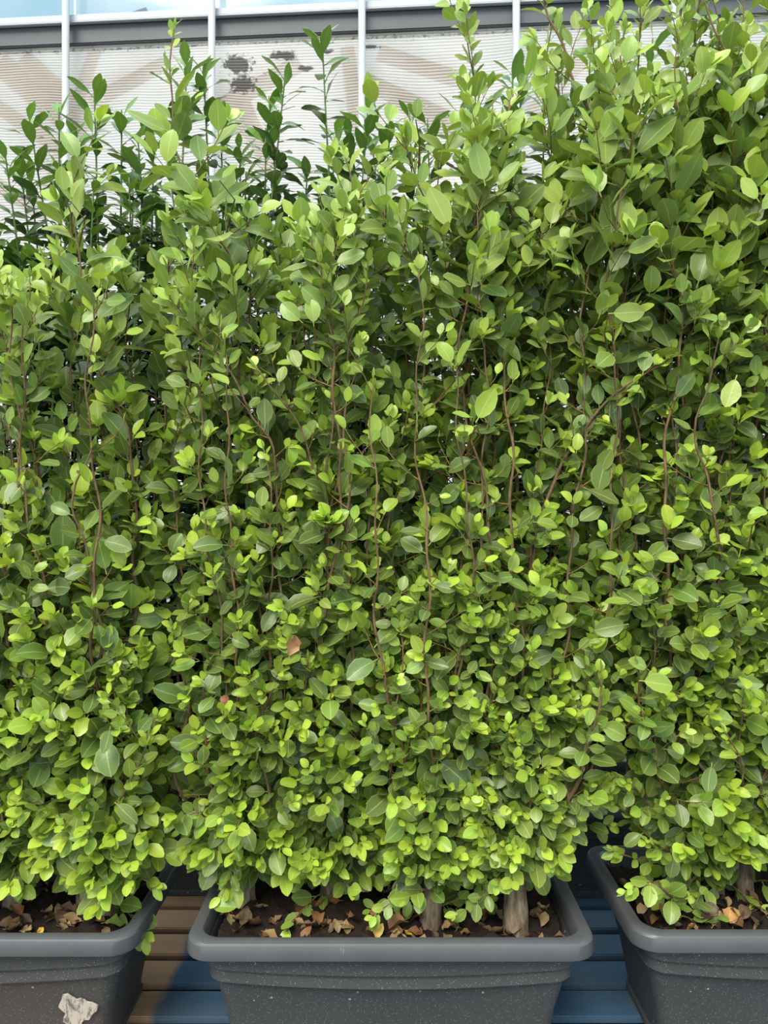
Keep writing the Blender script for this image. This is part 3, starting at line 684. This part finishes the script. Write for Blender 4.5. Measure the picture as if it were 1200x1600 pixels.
# ------------------------------------------------------------------ build the leaves
def build_leaves():
    allv, own = [], []
    recs = [(si, L_) for si, (r, b, fo) in enumerate(SHRUBS) for L_ in fo.L]
    P = np.array([l[0] for _, l in recs]); R = np.array([l[1] for _, l in recs])
    key = [(l[2], l[3]) for _, l in recs]; owner = np.array([s for s, _ in recs])
    W = [None]*len(recs)
    for sp in SHAPES:
        for vi, S in enumerate(SHAPES[sp]):
            idx = np.array([i for i, k in enumerate(key) if k == (sp, vi)], int)
            if len(idx) == 0: continue
            w_ = np.einsum('nij,vj->nvi', R[idx], S['V'])+P[idx][:, None, :]
            for q, i in enumerate(idx): W[i] = w_[q]
    # which leaves show largest from where the photograph was taken
    G = 4; X = np.concatenate(W); ids = np.repeat(np.arange(len(W)), [len(v) for v in W])
    px = ((600+X[:, 0]/X[:, 1]*F)/G).astype(int); py = ((800-(X[:, 2]-CZ)/X[:, 1]*F)/G).astype(int)
    ok = (px >= 0) & (px < 1200//G) & (py >= 0) & (py < 1600//G)
    px, py, dep, ids = px[ok], py[ok], X[ok, 1], ids[ok]
    o = np.argsort(-dep); buf = -np.ones((1600//G, 1200//G), int); buf[py[o], px[o]] = ids[o]
    cnt = np.bincount(buf[buf >= 0], minlength=len(W))
    print('leaves', len(W), 'seen', (cnt > 0).sum())
    for si, (r, b, fo) in enumerate(SHRUBS):
        mine = np.where(owner == si)[0]; o = mine[np.argsort(-cnt[mine])]; one = o[:300]; one = one[cnt[one] > 0]
        rest = np.setdiff1d(mine, one)
        for i in one:
            _, (p, Rm, sp, vi, col) = recs[i]
            ob = bpy.data.objects.new('leaf', SHAPES[sp][vi]['me']); ob.color = (col[0], col[1], col[2], 1)
            m = Matrix.Identity(4)
            for a in range(3):
                for c in range(3): m[a][c] = Rm[a, c]
                m[a][3] = p[a]-b[a]
            ob.parent = r; ob.matrix_basis = m; sc.collection.objects.link(ob)
        for sp_set, mat in ((('hedge', 'bud'), M['leaf']), (('laurel',), M['laurel'])):
            sel = [i for i in rest if recs[i][1][2] in sp_set]
            if not sel: continue
            vs, fs, lt, uvs, cols = [], [], [], [], []; k = 0
            for i in sel:
                S = SHAPES[key[i][0]][key[i][1]]; vs.append(W[i]-b)
                for f in S['F']: fs.extend(q+k for q in f); lt.append(len(f)); uvs.extend(S['UV'][q] for q in f)
                cols.append(np.tile(np.append(recs[i][1][4], 1.), (len(S['V']), 1))); k += len(S['V'])
            me = bpy.data.meshes.new('foliage'); vs = np.concatenate(vs); me.vertices.add(len(vs)); me.vertices.foreach_set('co', vs.astype(np.float32).ravel())
            me.loops.add(len(fs)); me.loops.foreach_set('vertex_index', np.array(fs, np.int32)); me.polygons.add(len(lt))
            st = np.concatenate([[0], np.cumsum(lt)[:-1]]).astype(np.int32); me.polygons.foreach_set('loop_start', st); me.update(calc_edges=True)
            me.polygons.foreach_set('use_smooth', [True]*len(lt))
            me.uv_layers.new(name='UVMap').data.foreach_set('uv', np.array(uvs, np.float32).ravel())
            me.color_attributes.new('tint', 'FLOAT_COLOR', 'POINT').data.foreach_set('color', np.concatenate(cols).astype(np.float32).ravel())
            me.materials.append(mat); me.validate()
            tag(mkobj('foliage', me, r), kind='stuff')
build_leaves()

# ------------------------------------------------------------------ seedling, fallen leaves
def seedling():
    b = base(1085, 1462, 1.985); r = tag(empty('seedling', b), 'small green seedling standing in soil just behind the right trough rim', 'seedling')
    pts = [((0, 0, -.01), (.0, -.005, .045), (.012, -.01, .085)), ((0, 0, .0), (-.02, -.01, .02), (-.045, -.02, .03)), ((0, 0, 0), (.02, -.01, .02), (.05, -.02, .032))]
    for pth in pts:
        p = spline(pth, .01); V, Fc = tube(p, np.linspace(.0022, .0012, len(p)), 5); mkobj('stem', mkmesh('stem', V, Fc, M['twig']), r)
        for j, q in enumerate(p[2::2]):
            az = j*2.5; d = np.array([math.cos(az), math.sin(az)*.6-.4, .25]); d = nrm(d); n = nrm(UP+FR*.5); n = nrm(n-d*np.dot(n, d)); x = np.cross(d, n)
            l = rng.uniform(.03, .048); c = leaf_col(rng.uniform(.15, .7), .5)
            ob = mkobj('leaf', SHAPES['hedge'][j % 12]['me'], r); ob.color = (*c, 1); m = Matrix.Identity(4)
            for a in range(3):
                for cc, vec in enumerate((x, d, n)): m[a][cc] = vec[a]*l
                m[a][3] = q[a]
            ob.matrix_basis = m
seedling()
BROWNS = [('mid-brown', (.30, .17, .08)), ('tan', (.40, .25, .12)), ('dark brown', (.20, .11, .055)), ('pale tan', (.46, .32, .18)), ('umber', (.15, .085, .05)), ('reddish-brown', (.33, .15, .06))]
ORD = 'first second third fourth fifth sixth seventh eighth ninth tenth eleventh twelfth thirteenth fourteenth fifteenth sixteenth seventeenth eighteenth nineteenth twentieth twenty-first twenty-second twenty-third twenty-fourth twenty-fifth twenty-sixth'.split()
def fallen(p, l, col, label, group=None, vi=None, tilt=.22, yaw=None, name='fallen_leaf'):
    vi = int(rng.integers(8)) if vi is None else vi
    o = bpy.data.objects.new(name, SHAPES['dead'][vi]['me']); o.color = (*col, 1); link(o)
    o.scale = (l, l, l); o.rotation_euler = (rng.normal(0, tilt), rng.normal(0, tilt), rng.uniform(0, 6.28) if yaw is None else yaw)
    M3 = o.rotation_euler.to_matrix(); lo = min((M3 @ Vector(v*l)).z for v in SHAPES['dead'][vi]['V'])
    o.location = (p[0], p[1], p[2]-lo-.003); return tag(o, label, 'leaf', group)
for k, (tx, ty) in enumerate(TR[:3]):
    side = ('left', 'middle', 'right')[k]; x0, x1, n = ((.08, .43, 44), (-.43, .43, 96), (-.43, -.05, 36))[k]
    xs = np.sort(tx+x0+(x1-x0)*(np.arange(n)+rng.random(n))/n); seen = {}
    for i, x in enumerate(xs):
        q = int(rng.integers(6)); nm, col = BROWNS[q]; seen[q] = seen.get(q, -1)+1
        y = ty-HD+.075+min(.25, abs(rng.normal(0, .11)))
        fallen((x, y, float(soil_z(x, y))+.004*(i % 3)), rng.uniform(.026, .054), np.array(col)*rng.uniform(.55, .85)*np.array([.92, 1., .95]),
               '%s dry fallen leaf on the %s trough soil, %s of its colour from left' % (nm, side, ORD[min(25, seen[q])]), 'dry fallen leaves on the soil of the %s trough' % side)
def on_soil(px, py):
    Y = 1.95
    for _ in range(6): Y = (CZ-SOILZ-.01)*F/(py-800)
    p = at(px, py, Y); p[2] = soil_z(p[0], p[1])+.008; return p
YEL = (.62, .42, .06)
fallen(on_soil(592, 1452), .036, (.66, .50, .14), 'small yellow fallen leaf with brown spots near the middle of the front rim', vi=1)
fallen(on_soil(640, 1450), .040, YEL, 'bright yellow fallen leaf with a brown end beside the slim knotted trunk', vi=2)
fallen(on_soil(158, 1448), .050, (.28, .40, .10), 'pale green fallen leaf lying against the rim of the left trough', vi=4, tilt=.1)
fallen(on_soil(57, 1456), .026, YEL, 'small yellow fallen leaf on the left trough soil', vi=5)
fallen(on_soil(1145, 1448), .060, (.55, .33, .14), 'large curled tan fallen leaf right of the seedling', vi=3)
fallen(on_soil(125, 1425), .060, (.45, .28, .15), 'long pointed tan fallen leaf before the sawn stem in the left trough', vi=6)
d = fallen(at(452, 1030, 1.835), .056, (.50, .29, .14), 'crisp brown dead leaf caught among green leaves in the middle of the hedge', vi=0, name='dead_leaf')
d.rotation_euler = (1.2, .2, .6)
d = fallen(at(354, 1092, 1.90), .028, (.30, .12, .07), 'small shrivelled red-brown dead leaf hanging in the hedge left of centre', vi=7, name='dead_leaf')
d.rotation_euler = (-1.3, .2, .3)
